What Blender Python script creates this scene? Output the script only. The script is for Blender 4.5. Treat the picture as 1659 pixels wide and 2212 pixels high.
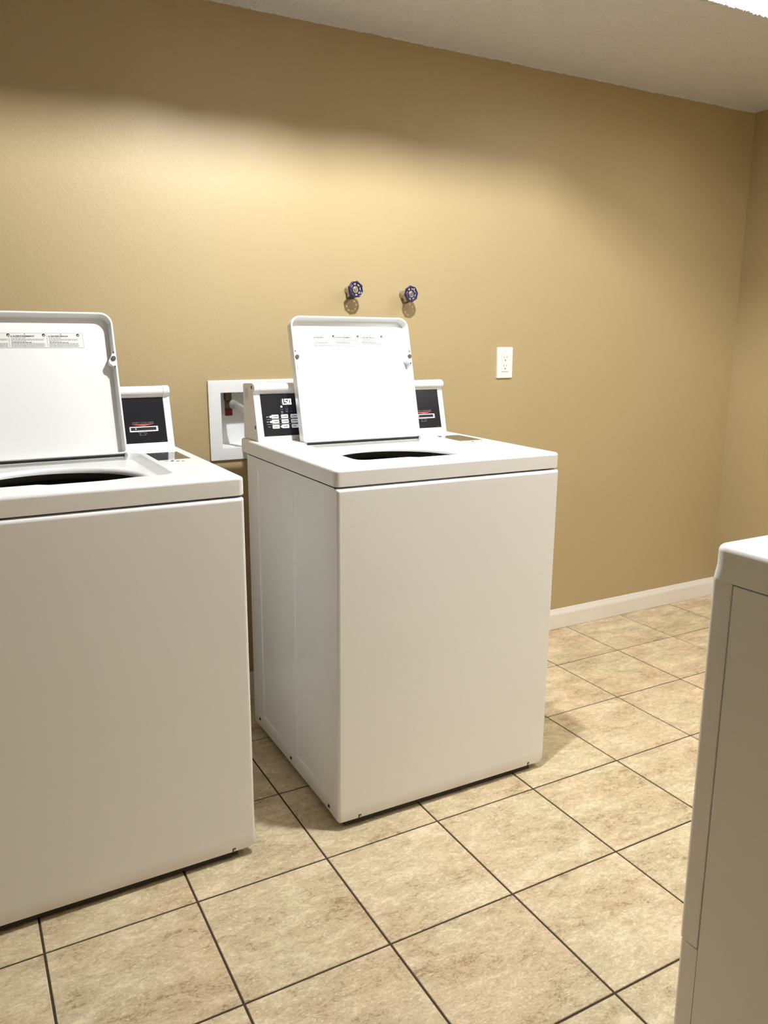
import bpy, bmesh, math, random
from mathutils import Vector, Matrix, Euler
random.seed(7)
for o in list(bpy.data.objects):
    bpy.data.objects.remove(o, do_unlink=True)
SC = bpy.context.scene
COL = SC.collection
PI = math.pi

# ------------------------------------------------------------------ camera
cam_d = bpy.data.cameras.new('camera')
cam = bpy.data.objects.new('camera', cam_d)
COL.objects.link(cam)
SC.camera = cam
_fw = Vector((0.4692, 0.8573, -0.2120)).normalized()
_rt = _fw.cross(Vector((0, 0, 1))).normalized()
_up = _rt.cross(_fw)
CAM = Vector((-0.0549, -1.5159, 1.1978))
cam.matrix_world = Matrix(((_rt.x, _up.x, -_fw.x, CAM.x), (_rt.y, _up.y, -_fw.y, CAM.y),
                           (_rt.z, _up.z, -_fw.z, CAM.z), (0, 0, 0, 1)))
cam_d.sensor_fit = 'HORIZONTAL'
cam_d.sensor_width = 36.0
cam_d.lens = 36.0 * 1704.6 / 1659.0
cam_d.clip_start = 0.02

# ------------------------------------------------------------------ world, exposure
W = bpy.data.worlds.new('world')
SC.world = W
W.use_nodes = True
W.node_tree.nodes['Background'].inputs[0].default_value = (0.8, 0.75, 0.65, 1)
W.node_tree.nodes['Background'].inputs[1].default_value = 0.05
SC.view_settings.view_transform = 'Standard'
SC.view_settings.look = 'None'
SC.view_settings.exposure = 0.0
SC.view_settings.gamma = 1.0
SC.view_settings.use_curve_mapping = False
BULB_STRENGTH = 5500.0       # bare bulb in the recessed box over the washers
PANEL_STRENGTH = 10.8        # diffuser in the wide ceiling light on the right
LAMP_COL = (0.985, 1.0, 1.0)

# ------------------------------------------------------------------ materials
def nt_new(name):
    m = bpy.data.materials.new(name)
    m.use_nodes = True
    nt = m.node_tree
    return m, nt, nt.nodes['Principled BSDF']

def srgb(r, g, b):
    f = lambda c: (c / 255 / 12.92) if c / 255 <= 0.04045 else ((c / 255 + 0.055) / 1.055) ** 2.4
    return (f(r), f(g), f(b), 1.0)

def plain(name, col, rough=0.5, metal=0.0, bump=None, coat=0.0, spec=0.5, emit=None):
    m, nt, b = nt_new(name)
    b.inputs['Base Color'].default_value = col
    b.inputs['Roughness'].default_value = rough
    b.inputs['Metallic'].default_value = metal
    b.inputs['Coat Weight'].default_value = coat
    b.inputs['Coat Roughness'].default_value = 0.06
    b.inputs['Specular IOR Level'].default_value = spec
    if emit:
        b.inputs['Emission Color'].default_value = emit[0]
        b.inputs['Emission Strength'].default_value = emit[1]
    if bump:
        tc = nt.nodes.new('ShaderNodeTexCoord')
        n = nt.nodes.new('ShaderNodeTexNoise')
        n.inputs['Scale'].default_value = bump[0]
        n.inputs['Detail'].default_value = bump[3] if len(bump) > 3 else 2
        bp = nt.nodes.new('ShaderNodeBump')
        bp.inputs['Strength'].default_value = bump[1]
        bp.inputs['Distance'].default_value = bump[2]
        nt.links.new(tc.outputs['Object'], n.inputs['Vector'])
        nt.links.new(n.outputs['Fac'], bp.inputs['Height'])
        nt.links.new(bp.outputs['Normal'], b.inputs['Normal'])
    return m

def mat_paint():
    m, nt, b = nt_new('tan_wall_paint')
    tc = nt.nodes.new('ShaderNodeTexCoord')
    n1 = nt.nodes.new('ShaderNodeTexNoise'); n1.inputs['Scale'].default_value = 1.3; n1.inputs['Detail'].default_value = 3
    r = nt.nodes.new('ShaderNodeValToRGB')
    r.color_ramp.elements[0].position = 0.3; r.color_ramp.elements[0].color = (0.440, 0.342, 0.186, 1)
    r.color_ramp.elements[1].position = 0.7; r.color_ramp.elements[1].color = (0.464, 0.360, 0.197, 1)
    n2 = nt.nodes.new('ShaderNodeTexNoise'); n2.inputs['Scale'].default_value = 260; n2.inputs['Detail'].default_value = 3
    n3 = nt.nodes.new('ShaderNodeTexNoise'); n3.inputs['Scale'].default_value = 60; n3.inputs['Detail'].default_value = 2
    mx = nt.nodes.new('ShaderNodeMath'); mx.operation = 'ADD'
    bp = nt.nodes.new('ShaderNodeBump'); bp.inputs['Strength'].default_value = 0.32; bp.inputs['Distance'].default_value = 0.0016
    for n in (n1, n2, n3):
        nt.links.new(tc.outputs['Object'], n.inputs['Vector'])
    nt.links.new(n1.outputs['Fac'], r.inputs['Fac'])
    nt.links.new(r.outputs['Color'], b.inputs['Base Color'])
    nt.links.new(n2.outputs['Fac'], mx.inputs[0]); nt.links.new(n3.outputs['Fac'], mx.inputs[1])
    nt.links.new(mx.outputs[0], bp.inputs['Height']); nt.links.new(bp.outputs['Normal'], b.inputs['Normal'])
    b.inputs['Roughness'].default_value = 0.46
    b.inputs['Specular IOR Level'].default_value = 0.45
    return m

def mat_ceiling():
    m, nt, b = nt_new('textured_ceiling')
    tc = nt.nodes.new('ShaderNodeTexCoord')
    n2 = nt.nodes.new('ShaderNodeTexNoise'); n2.inputs['Scale'].default_value = 130; n2.inputs['Detail'].default_value = 4
    v = nt.nodes.new('ShaderNodeTexVoronoi'); v.inputs['Scale'].default_value = 90
    mx = nt.nodes.new('ShaderNodeMath'); mx.operation = 'SUBTRACT'
    bp = nt.nodes.new('ShaderNodeBump'); bp.inputs['Strength'].default_value = 0.75; bp.inputs['Distance'].default_value = 0.006
    nt.links.new(tc.outputs['Object'], n2.inputs['Vector']); nt.links.new(tc.outputs['Object'], v.inputs['Vector'])
    nt.links.new(n2.outputs['Fac'], mx.inputs[0]); nt.links.new(v.outputs['Distance'], mx.inputs[1])
    nt.links.new(mx.outputs[0], bp.inputs['Height']); nt.links.new(bp.outputs['Normal'], b.inputs['Normal'])
    b.inputs['Base Color'].default_value = (0.66, 0.66, 0.665, 1)
    b.inputs['Roughness'].default_value = 0.9
    return m

def mat_tile():
    m, nt, b = nt_new('beige_stone_tile')
    L = nt.links.new
    tc = nt.nodes.new('ShaderNodeTexCoord')
    oi = nt.nodes.new('ShaderNodeObjectInfo')
    mul = nt.nodes.new('ShaderNodeVectorMath'); mul.operation = 'SCALE'
    cmb = nt.nodes.new('ShaderNodeCombineXYZ')
    L(oi.outputs['Random'], cmb.inputs[0])
    r2 = nt.nodes.new('ShaderNodeMath'); r2.operation = 'MULTIPLY'; r2.inputs[1].default_value = 7.31
    L(oi.outputs['Random'], r2.inputs[0]); L(r2.outputs[0], cmb.inputs[1]); L(oi.outputs['Random'], cmb.inputs[2])
    L(cmb.outputs[0], mul.inputs[0]); mul.inputs['Scale'].default_value = 37.0
    add = nt.nodes.new('ShaderNodeVectorMath'); add.operation = 'ADD'
    L(tc.outputs['Object'], add.inputs[0]); L(mul.outputs[0], add.inputs[1])
    def noise(scale, detail, rough, dist=0.0, vec=None):
        n = nt.nodes.new('ShaderNodeTexNoise')
        n.inputs['Scale'].default_value = scale; n.inputs['Detail'].default_value = detail
        n.inputs['Roughness'].default_value = rough; n.inputs['Distortion'].default_value = dist
        L(vec or add.outputs[0], n.inputs['Vector'])
        return n
    # stretched coordinates give the slightly brushed, flaky stone look
    mp = nt.nodes.new('ShaderNodeMapping'); mp.inputs['Rotation'].default_value = (0, 0, 0.5); mp.inputs['Scale'].default_value = (1.0, 1.9, 1.0)
    L(add.outputs[0], mp.inputs['Vector'])
    big = noise(7, 4, 0.6, 0.6, mp.outputs[0])
    mid = noise(34, 5, 0.62, 0.9, mp.outputs[0])
    fine = noise(150, 4, 0.65, 0.5, mp.outputs[0])
    ramp = nt.nodes.new('ShaderNodeValToRGB')
    cr = ramp.color_ramp
    cr.elements[0].position = 0.395; cr.elements[0].color = srgb(158, 133, 100)
    cr.elements[1].position = 0.625; cr.elements[1].color = srgb(232, 216, 186)
    e = cr.elements.new(0.455); e.color = srgb(192, 172, 140)
    e = cr.elements.new(0.55); e.color = srgb(213, 195, 163)
    a1 = nt.nodes.new('ShaderNodeMath'); a1.operation = 'MULTIPLY_ADD'; a1.inputs[1].default_value = 0.40
    a2 = nt.nodes.new('ShaderNodeMath'); a2.operation = 'MULTIPLY_ADD'; a2.inputs[1].default_value = 0.36
    a3 = nt.nodes.new('ShaderNodeMath'); a3.operation = 'MULTIPLY_ADD'; a3.inputs[1].default_value = 0.36; a3.inputs[2].default_value = -0.04
    L(fine.outputs['Fac'], a3.inputs[0]); L(mid.outputs['Fac'], a2.inputs[0]); L(a3.outputs[0], a2.inputs[2])
    L(big.outputs['Fac'], a1.inputs[0]); L(a2.outputs[0], a1.inputs[2])
    L(a1.outputs[0], ramp.inputs['Fac'])
    # pinkish and greenish clouds
    cl = noise(5, 2, 0.5)
    mixc = nt.nodes.new('ShaderNodeMixRGB'); mixc.blend_type = 'MULTIPLY'; mixc.inputs['Fac'].default_value = 0.6
    cr2 = nt.nodes.new('ShaderNodeValToRGB')
    cr2.color_ramp.elements[0].position = 0.35; cr2.color_ramp.elements[0].color = (1.0, 0.92, 0.86, 1)
    cr2.color_ramp.elements[1].position = 0.65; cr2.color_ramp.elements[1].color = (0.95, 1.0, 0.93, 1)
    L(cl.outputs['Fac'], cr2.inputs['Fac']); L(ramp.outputs['Color'], mixc.inputs['Color1']); L(cr2.outputs['Color'], mixc.inputs['Color2'])
    # pale flecks
    fl = noise(62, 4, 0.75, 1.8, mp.outputs[0])
    fr = nt.nodes.new('ShaderNodeValToRGB'); fr.color_ramp.elements[0].position = 0.575; fr.color_ramp.elements[1].position = 0.68
    fr.color_ramp.elements[0].color = (0, 0, 0, 1); fr.color_ramp.elements[1].color = (1, 1, 1, 1)
    L(fl.outputs['Fac'], fr.inputs['Fac'])
    fm = nt.nodes.new('ShaderNodeMixRGB'); fm.inputs['Color2'].default_value = srgb(247, 236, 210)
    ff = nt.nodes.new('ShaderNodeMath'); ff.operation = 'MULTIPLY'; ff.inputs[1].default_value = 0.75
    L(fr.outputs['Color'], ff.inputs[0]); L(ff.outputs[0], fm.inputs['Fac']); L(mixc.outputs['Color'], fm.inputs['Color1'])
    # dark specks
    dk = noise(55, 6, 0.8, 2.2)
    dr = nt.nodes.new('ShaderNodeValToRGB'); dr.color_ramp.elements[0].position = 0.24; dr.color_ramp.elements[1].position = 0.36
    dr.color_ramp.elements[0].color = (1, 1, 1, 1); dr.color_ramp.elements[1].color = (0, 0, 0, 1)
    L(dk.outputs['Fac'], dr.inputs['Fac'])
    dm = nt.nodes.new('ShaderNodeMixRGB'); dm.inputs['Color2'].default_value = srgb(140, 115, 80)
    df = nt.nodes.new('ShaderNodeMath'); df.operation = 'MULTIPLY'; df.inputs[1].default_value = 0.7
    L(dr.outputs['Color'], df.inputs[0]); L(df.outputs[0], dm.inputs['Fac']); L(fm.outputs['Color'], dm.inputs['Color1'])
    L(dm.outputs['Color'], b.inputs['Base Color'])
    bp = nt.nodes.new('ShaderNodeBump'); bp.inputs['Strength'].default_value = 0.25; bp.inputs['Distance'].default_value = 0.002
    L(a1.outputs[0], bp.inputs['Height']); L(bp.outputs['Normal'], b.inputs['Normal'])
    b.inputs['Roughness'].default_value = 0.52
    b.inputs['Specular IOR Level'].default_value = 0.4
    return m

def mat_enamel():
    """white appliance enamel, a little grime along the foot of the cabinet"""
    m, nt, b = nt_new('white_enamel')
    L = nt.links.new
    tc = nt.nodes.new('ShaderNodeTexCoord')
    sp = nt.nodes.new('ShaderNodeSeparateXYZ'); L(tc.outputs['Object'], sp.inputs[0])
    n = nt.nodes.new('ShaderNodeTexNoise'); n.inputs['Scale'].default_value = 9; n.inputs['Detail'].default_value = 5
    mp = nt.nodes.new('ShaderNodeMapping'); mp.inputs['Scale'].default_value = (1, 1, 3); L(tc.outputs['Object'], mp.inputs['Vector']); L(mp.outputs[0], n.inputs['Vector'])
    h = nt.nodes.new('ShaderNodeMapRange'); h.inputs['From Min'].default_value = 0.055; h.inputs['From Max'].default_value = 0.018
    L(sp.outputs[2], h.inputs['Value'])
    mu = nt.nodes.new('ShaderNodeMath'); mu.operation = 'MULTIPLY'; L(h.outputs[0], mu.inputs[0]); L(n.outputs['Fac'], mu.inputs[1])
    mu2 = nt.nodes.new('ShaderNodeMath'); mu2.operation = 'MULTIPLY'; mu2.inputs[1].default_value = 0.8; mu2.use_clamp = True; L(mu.outputs[0], mu2.inputs[0])
    mx = nt.nodes.new('ShaderNodeMixRGB'); mx.inputs['Color1'].default_value = (0.88, 0.885, 0.885, 1); mx.inputs['Color2'].default_value = srgb(190, 165, 125)
    L(mu2.outputs[0], mx.inputs['Fac']); L(mx.outputs['Color'], b.inputs['Base Color'])
    n2 = nt.nodes.new('ShaderNodeTexNoise'); n2.inputs['Scale'].default_value = 420; n2.inputs['Detail'].default_value = 1
    L(tc.outputs['Object'], n2.inputs['Vector'])
    bp = nt.nodes.new('ShaderNodeBump'); bp.inputs['Strength'].default_value = 0.05; bp.inputs['Distance'].default_value = 0.0005
    L(n2.outputs['Fac'], bp.inputs['Height']); L(bp.outputs['Normal'], b.inputs['Normal'])
    b.inputs['Roughness'].default_value = 0.3
    b.inputs['Coat Weight'].default_value = 0.25
    b.inputs['Coat Roughness'].default_value = 0.08
    return m

def mat_braid():
    m, nt, b = nt_new('braided_steel')
    tc = nt.nodes.new('ShaderNodeTexCoord')
    w = nt.nodes.new('ShaderNodeTexWave'); w.inputs['Scale'].default_value = 160; w.bands_direction = 'DIAGONAL'
    nt.links.new(tc.outputs['Object'], w.inputs['Vector'])
    bp = nt.nodes.new('ShaderNodeBump'); bp.inputs['Strength'].default_value = 0.25; bp.inputs['Distance'].default_value = 0.0008
    nt.links.new(w.outputs['Fac'], bp.inputs['Height']); nt.links.new(bp.outputs['Normal'], b.inputs['Normal'])
    b.inputs['Base Color'].default_value = (0.62, 0.61, 0.59, 1); b.inputs['Metallic'].default_value = 0.85; b.inputs['Roughness'].default_value = 0.3
    return m

M = dict(
    paint=mat_paint(), ceiling=mat_ceiling(), tile=mat_tile(), enamel=mat_enamel(), braid=mat_braid(),
    grout=plain('dark_grout', srgb(64, 52, 37), 0.9, bump=(300, 0.5, 0.001)),
    trim=plain('white_trim_paint', (0.80, 0.76, 0.70, 1), 0.35, bump=(40, 0.1, 0.001)),
    plastic=plain('white_plastic', (0.82, 0.82, 0.80, 1), 0.35, bump=(500, 0.04, 0.0004)),
    boxplastic=plain('box_plastic', (0.80, 0.81, 0.82, 1), 0.5, bump=(300, 0.06, 0.0005)),
    overlay=plain('dark_overlay', (0.010, 0.011, 0.016, 1), 0.22, bump=(700, 0.02, 0.0002), spec=0.6),
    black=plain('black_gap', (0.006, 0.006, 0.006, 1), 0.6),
    rubber=plain('grey_rubber', (0.075, 0.075, 0.078, 1), 0.6),
    ink=plain('black_ink', (0.012, 0.012, 0.012, 1), 0.6),
    inkgrey=plain('grey_ink', (0.14, 0.14, 0.14, 1), 0.6),
    paleink=plain('pale_ink', (0.42, 0.44, 0.48, 1), 0.5),
    greyink=plain('dull_grey_ink', (0.16, 0.165, 0.18, 1), 0.5),
    dimink=plain('unlit_segment', (0.05, 0.052, 0.06, 1), 0.5),
    red=plain('red_ink', (0.62, 0.08, 0.06, 1), 0.5),
    paper=plain('label_white', (0.80, 0.80, 0.79, 1), 0.4),
    button=plain('white_button', (0.75, 0.75, 0.74, 1), 0.4, emit=((0.9, 0.95, 1, 1), 0.25)),
    led=plain('lit_display', (0.9, 0.9, 0.9, 1), 0.4, emit=((0.93, 0.97, 1.0, 1), 5.0)),
    sticker=plain('glossy_dark_sticker', (0.012, 0.012, 0.014, 1), 0.07, spec=0.9, coat=1.0),
    stickerink=plain('sticker_print', (0.16, 0.16, 0.17, 1), 0.15),
    steel=plain('drum_steel', (0.20, 0.20, 0.20, 1), 0.4, metal=0.9, bump=(30, 0.1, 0.002)),
    tubgrey=plain('tub_plastic', (0.045, 0.046, 0.048, 1), 0.5),
    brass=plain('dull_brass', (0.17, 0.13, 0.07, 1), 0.38, metal=0.9, bump=(120, 0.3, 0.001)),
    nickel=plain('dull_nickel', (0.50, 0.45, 0.36, 1), 0.30, metal=0.9, bump=(120, 0.2, 0.001)),
    chrome=plain('bright_chrome', (0.85, 0.84, 0.82, 1), 0.18, metal=0.9),
    zinc=plain('zinc', (0.55, 0.55, 0.53, 1), 0.35, metal=0.9),
    blue=plain('blue_enamel', (0.006, 0.009, 0.085, 1), 0.22, coat=0.6, bump=(200, 0.1, 0.0008)),
    darkmetal=plain('dark_metal', (0.10, 0.09, 0.08, 1), 0.5, metal=0.6),
    redhandle=plain('red_lever', (0.16, 0.008, 0.010, 1), 0.5),
    foot=plain('black_foot', (0.02, 0.02, 0.02, 1), 0.6),
    baffle=plain('dark_baffle', (0.05, 0.048, 0.045, 1), 0.85),
    wellwhite=plain('white_light_well', (0.82, 0.81, 0.79, 1), 0.7),
    bulb=plain('lit_bulb', (1, 1, 1, 1), 0.4, emit=((*LAMP_COL, 1), BULB_STRENGTH)),
    diffuser=plain('lit_diffuser', (1, 1, 1, 1), 0.4, emit=((*LAMP_COL, 1), PANEL_STRENGTH)),
)

# ------------------------------------------------------------------ mesh helpers
def link(name, me, mat, parent=None, smooth=None):
    o = bpy.data.objects.new(name, me)
    COL.objects.link(o)
    if mat is not None and not me.materials:
        me.materials.append(mat)
    if parent is not None:
        o.parent = parent
    if smooth is not None:
        me.shade_smooth() if smooth >= 180 else shade_auto(me, smooth)
        if smooth < 180:
            wn = o.modifiers.new('weighted', 'WEIGHTED_NORMAL'); wn.keep_sharp = True; wn.weight = 60
    return o

def shade_auto(me, deg):
    bm = bmesh.new(); bm.from_mesh(me)
    lim = math.radians(deg)
    for f in bm.faces: f.smooth = True
    for e in bm.edges:
        e.smooth = len(e.link_faces) == 2 and e.calc_face_angle(0) < lim
    bm.to_mesh(me); bm.free()

def build(name, bm, mat, parent=None, smooth=None, recalc=True):
    if recalc:
        bmesh.ops.recalc_face_normals(bm, faces=bm.faces)
    me = bpy.data.meshes.new(name)
    bm.to_mesh(me); bm.free()
    return link(name, me, mat, parent, smooth)

def add_box(bm, x0, x1, y0, y1, z0, z1, bev=0.0, seg=2):
    vs = [bm.verts.new(p) for p in ((x0, y0, z0), (x1, y0, z0), (x1, y1, z0), (x0, y1, z0),
                                    (x0, y0, z1), (x1, y0, z1), (x1, y1, z1), (x0, y1, z1))]
    fs = [bm.faces.new([vs[i] for i in f]) for f in ((3, 2, 1, 0), (4, 5, 6, 7), (0, 1, 5, 4), (1, 2, 6, 5), (2, 3, 7, 6), (3, 0, 4, 7))]
    if bev > 0:
        es = {e for f in fs for e in f.edges}
        bmesh.ops.bevel(bm, geom=list(es), offset=bev, segments=seg, affect='EDGES', profile=0.5, clamp_overlap=True)
    return vs

def add_cyl(bm, p0, p1, r0, r1=None, seg=20, caps=True):
    r1 = r0 if r1 is None else r1
    p0, p1 = Vector(p0), Vector(p1)
    d = (p1 - p0).normalized()
    a = d.orthogonal().normalized(); b = d.cross(a)
    A = [bm.verts.new(p0 + (a * math.cos(t) + b * math.sin(t)) * r0) for t in [2 * PI * i / seg for i in range(seg)]]
    B = [bm.verts.new(p1 + (a * math.cos(t) + b * math.sin(t)) * r1) for t in [2 * PI * i / seg for i in range(seg)]]
    for i in range(seg):
        j = (i + 1) % seg
        bm.faces.new((A[i], A[j], B[j], B[i]))
    if caps:
        bm.faces.new(list(reversed(A))); bm.faces.new(B)

def add_tube(bm, pts, r, seg=14, caps=True):
    pts = [Vector(p) for p in pts]
    rings = []
    up = None
    for i, p in enumerate(pts):
        d = (pts[min(i + 1, len(pts) - 1)] - pts[max(i - 1, 0)]).normalized()
        a = d.orthogonal().normalized() if up is None else (up - d * up.dot(d)).normalized()
        up = a
        b = d.cross(a)
        rr = r[i] if isinstance(r, (list, tuple)) else r
        rings.append([bm.verts.new(p + (a * math.cos(2 * PI * k / seg) + b * math.sin(2 * PI * k / seg)) * rr) for k in range(seg)])
    for A, B in zip(rings, rings[1:]):
        for k in range(seg):
            j = (k + 1) % seg
            bm.faces.new((A[k], A[j], B[j], B[k]))
    if caps:
        bm.faces.new(list(reversed(rings[0]))); bm.faces.new(rings[-1])

def add_poly(bm, pts):
    return bm.faces.new([bm.verts.new(p) for p in pts])

def rrect(x0, x1, y0, y1, r, k=6, rs=None):
    """rounded rectangle, counter-clockwise, 4*(k+1) points, corner radii rs = (x0y0, x1y0, x1y1, x0y1)"""
    rs = rs or (r, r, r, r)
    cs = ((x0, y0, 1, 1, PI), (x1, y0, -1, 1, 1.5 * PI), (x1, y1, -1, -1, 0), (x0, y1, 1, -1, 0.5 * PI))
    out = []
    for (cx, cy, sx, sy, a0), rr in zip(cs, rs):
        for i in range(k + 1):
            a = a0 + 0.5 * PI * i / k
            out.append((cx + sx * rr + rr * math.cos(a), cy + sy * rr + rr * math.sin(a)))
    return out

def loft(bm, loops, close_first=False, close_last=False):
    vs = [[bm.verts.new(p) for p in lp] for lp in loops]
    n = len(vs[0])
    for A, B in zip(vs, vs[1:]):
        for i in range(n):
            j = (i + 1) % n
            bm.faces.new((A[i], A[j], B[j], B[i]))
    if close_first: bm.faces.new(list(reversed(vs[0])))
    if close_last: bm.faces.new(vs[-1])
    return vs

def extrude_profile(bm, prof, x0, x1):
    """prof: closed list of (y, z); extruded along x"""
    A = [bm.verts.new((x0, y, z)) for y, z in prof]
    B = [bm.verts.new((x1, y, z)) for y, z in prof]
    n = len(prof)
    for i in range(n):
        j = (i + 1) % n
        bm.faces.new((A[i], A[j], B[j], B[i]))
    bm.faces.new(list(reversed(A))); bm.faces.new(B)

def text_mesh(s, size, weight=0.0, space=1.0):
    cu = bpy.data.curves.new('lettering', 'FONT')
    cu.body = s; cu.size = size; cu.align_x = 'LEFT'; cu.offset = weight; cu.resolution_u = 2; cu.space_character = space
    o = bpy.data.objects.new('lettering', cu)
    COL.objects.link(o)
    bpy.context.view_layer.update()
    me = bpy.data.meshes.new_from_object(o.evaluated_get(bpy.context.evaluated_depsgraph_get()))
    bpy.data.objects.remove(o, do_unlink=True)
    bpy.data.curves.remove(cu)
    return me

def thing(name, label, cat, loc=(0, 0, 0), rot=(0, 0, 0), group=None):
    o = bpy.data.objects.new(name, None)
    o.empty_display_size = 0.05
    COL.objects.link(o)
    o.location = loc; o.rotation_euler = rot
    o['label'] = label; o['category'] = cat
    if group: o['group'] = group
    return o

def struct(o):
    o['kind'] = 'structure'
    return o

def copy_tree(o, parent=None):
    c = o.copy(); COL.objects.link(c)
    if parent is not None: c.parent = parent
    for ch in list(o.children): copy_tree(ch, c)
    return c

# ------------------------------------------------------------------ room shell
XL, XR, YF, YB, H = -3.30, 3.093, -1.78, 0.929, 2.15
S = 0.31                                    # tile pitch
HOLE = (0.692, 0.928, 0.861, 1.0405)        # opening for the washer supply box in the back wall

bm = bmesh.new()                            # back wall with the box opening cut through it
xs = (XL - 0.12, HOLE[0], HOLE[1], XR + 0.12); zs = (-0.03, HOLE[2], HOLE[3], H + 0.02)
for i in range(3):
    for j in range(3):
        if (i, j) != (1, 1):
            add_box(bm, xs[i], xs[i + 1], YB, YB + 0.12, zs[j], zs[j + 1])
bmesh.ops.remove_doubles(bm, verts=bm.verts, dist=1e-5)
seen = {}
for f in bm.faces: seen.setdefault(tuple(round(c, 4) for c in f.calc_center_median()), []).append(f)
bmesh.ops.delete(bm, geom=[f for fs in seen.values() if len(fs) > 1 for f in fs], context='FACES')
struct(build('wall_back', bm, M['paint']))
for nm, b in (('wall_right', (XR, XR + 0.12, YF, YB, -0.03, H + 0.02)), ('wall_left', (XL - 0.12, XL, YF, YB, -0.03, H + 0.02)),
              ('wall_front', (XL - 0.12, XR + 0.12, YF - 0.12, YF, -0.03, H + 0.02))):
    bm = bmesh.new(); add_box(bm, *b); struct(build(nm, bm, M['paint']))

# ceiling: textured slab with two openings, the edges of the openings ragged with texture
A_OP = (0.74, 1.14, -0.30, 0.10)
B_OP = (1.93, 2.56, -1.62, 0.2425)
bm = bmesh.new()
def rag(p0, p1, out, n):
    """ragged line of points from p0 to p1; 'out' is the direction into the opening"""
    pts = []
    for i in range(n + 1):
        t = i / n
        a = 0.0 if i in (0, n) else (random.random() ** 2) * 0.006 - 0.001
        d = 0.0 if i in (0, n) else random.random() * 0.004
        pts.append((p0[0] + (p1[0] - p0[0]) * t + out[0] * a, p0[1] + (p1[1] - p0[1]) * t + out[1] * a, H - d))
    return pts
def opening(op, n):
    x0, x1, y0, y1 = op
    return [rag((x0, y0), (x1, y0), (0, 1), n), rag((x1, y0), (x1, y1), (-1, 0), n), rag((x1, y1), (x0, y1), (0, -1), n), rag((x0, y1), (x0, y0), (1, 0), n)]
def ring(outer, op, n):
    """ceiling face between a rectangle and a ragged opening inside it"""
    sides = opening(op, n)
    oc = [(outer[0], outer[2]), (outer[1], outer[2]), (outer[1], outer[3]), (outer[0], outer[3])]
    x0, x1, y0, y1 = op
    ins = 0.02
    ic = [(x0 - ins, y0 - ins), (x1 + ins, y0 - ins), (x1 + ins, y1 + ins), (x0 - ins, y1 + ins)]
    for k in range(4):
        a, b = oc[k], oc[(k + 1) % 4]
        c, d = ic[(k + 1) % 4], ic[k]
        add_poly(bm, [(*a, H), (*b, H), (*c, H), (*d, H)])
        rg = sides[k]
        base = [(d[0] + (c[0] - d[0]) * i / n, d[1] + (c[1] - d[1]) * i / n, H) for i in range(n + 1)]
        for i in range(n):
            add_poly(bm, [base[i], base[i + 1], rg[i + 1], rg[i]])
        for i in range(n):                     # lip turned up into the opening
            add_poly(bm, [rg[i], rg[i + 1], (rg[i + 1][0], rg[i + 1][1], H + 0.02), (rg[i][0], rg[i][1], H + 0.02)])
XM = 1.5
ring((XL - 0.1, XM, YF - 0.1, YB + 0.1), A_OP, 80)
ring((XM, XR + 0.1, YF - 0.1, YB + 0.1), B_OP, 230)
struct(build('ceiling', bm, M['ceiling'], recalc=False))

# the crooked line of ceiling texture where it meets the back wall
bm = bmesh.new()
n = 900
prev = None
for i in range(n + 1):
    x = XL + (XR - XL) * i / n
    d = 0.001 + 0.0022 * random.random() + 0.0022 * (0.5 + 0.5 * math.sin(i * 0.13) * math.sin(i * 0.037))
    if random.random() < 0.04: d += 0.003
    cur = [bm.verts.new(p) for p in ((x, YB + 0.002, H - d), (x, YB - 0.003, H - d * 0.8), (x, YB - 0.012, H + 0.001))]
    if prev:
        for k in range(2): bm.faces.new((prev[k], cur[k], cur[k + 1], prev[k + 1]))
    prev = cur
tr = build('trim_1', bm, M['ceiling'], recalc=False)
struct(tr)

# floor: grout bed with every tile a piece of its own
bm = bmesh.new(); add_box(bm, XL - 0.1, XR + 0.1, YF - 0.1, YB + 0.1, -0.05, -0.0022)
floor = struct(build('floor', bm, M['grout']))
TG = 0.0046
tile_meshes = {}
def tile_mesh(w, d):
    key = (round(w, 4), round(d, 4))
    if key not in tile_meshes:
        b2 = bmesh.new()
        add_box(b2, 0, w, 0, d, -0.012, 0)
        top = [e for e in b2.edges if all(abs(v.co.z) < 1e-6 for v in e.verts)]
        bmesh.ops.bevel(b2, geom=top, offset=0.0011, segments=1, affect='EDGES', profile=0.5)
        bmesh.ops.recalc_face_normals(b2, faces=b2.faces)
        me = bpy.data.meshes.new('tile'); b2.to_mesh(me); b2.free(); me.materials.append(M['tile'])
        tile_meshes[key] = me
    return tile_meshes[key]
for i in range(-11, 10):
    for j in range(-6, 3):
        x0, x1 = max(i * S + TG / 2, XL + 0.002), min((i + 1) * S - TG / 2, XR - 0.002)
        y0, y1 = max(j * S + TG / 2, YF + 0.002), min((j + 1) * S - TG / 2, YB - 0.002)
        if x1 - x0 < 0.01 or y1 - y0 < 0.01: continue
        o = link('tile', tile_mesh(x1 - x0, y1 - y0), None, floor)
        o.location = (x0, y0, random.uniform(-0.0006, 0.0))

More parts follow.
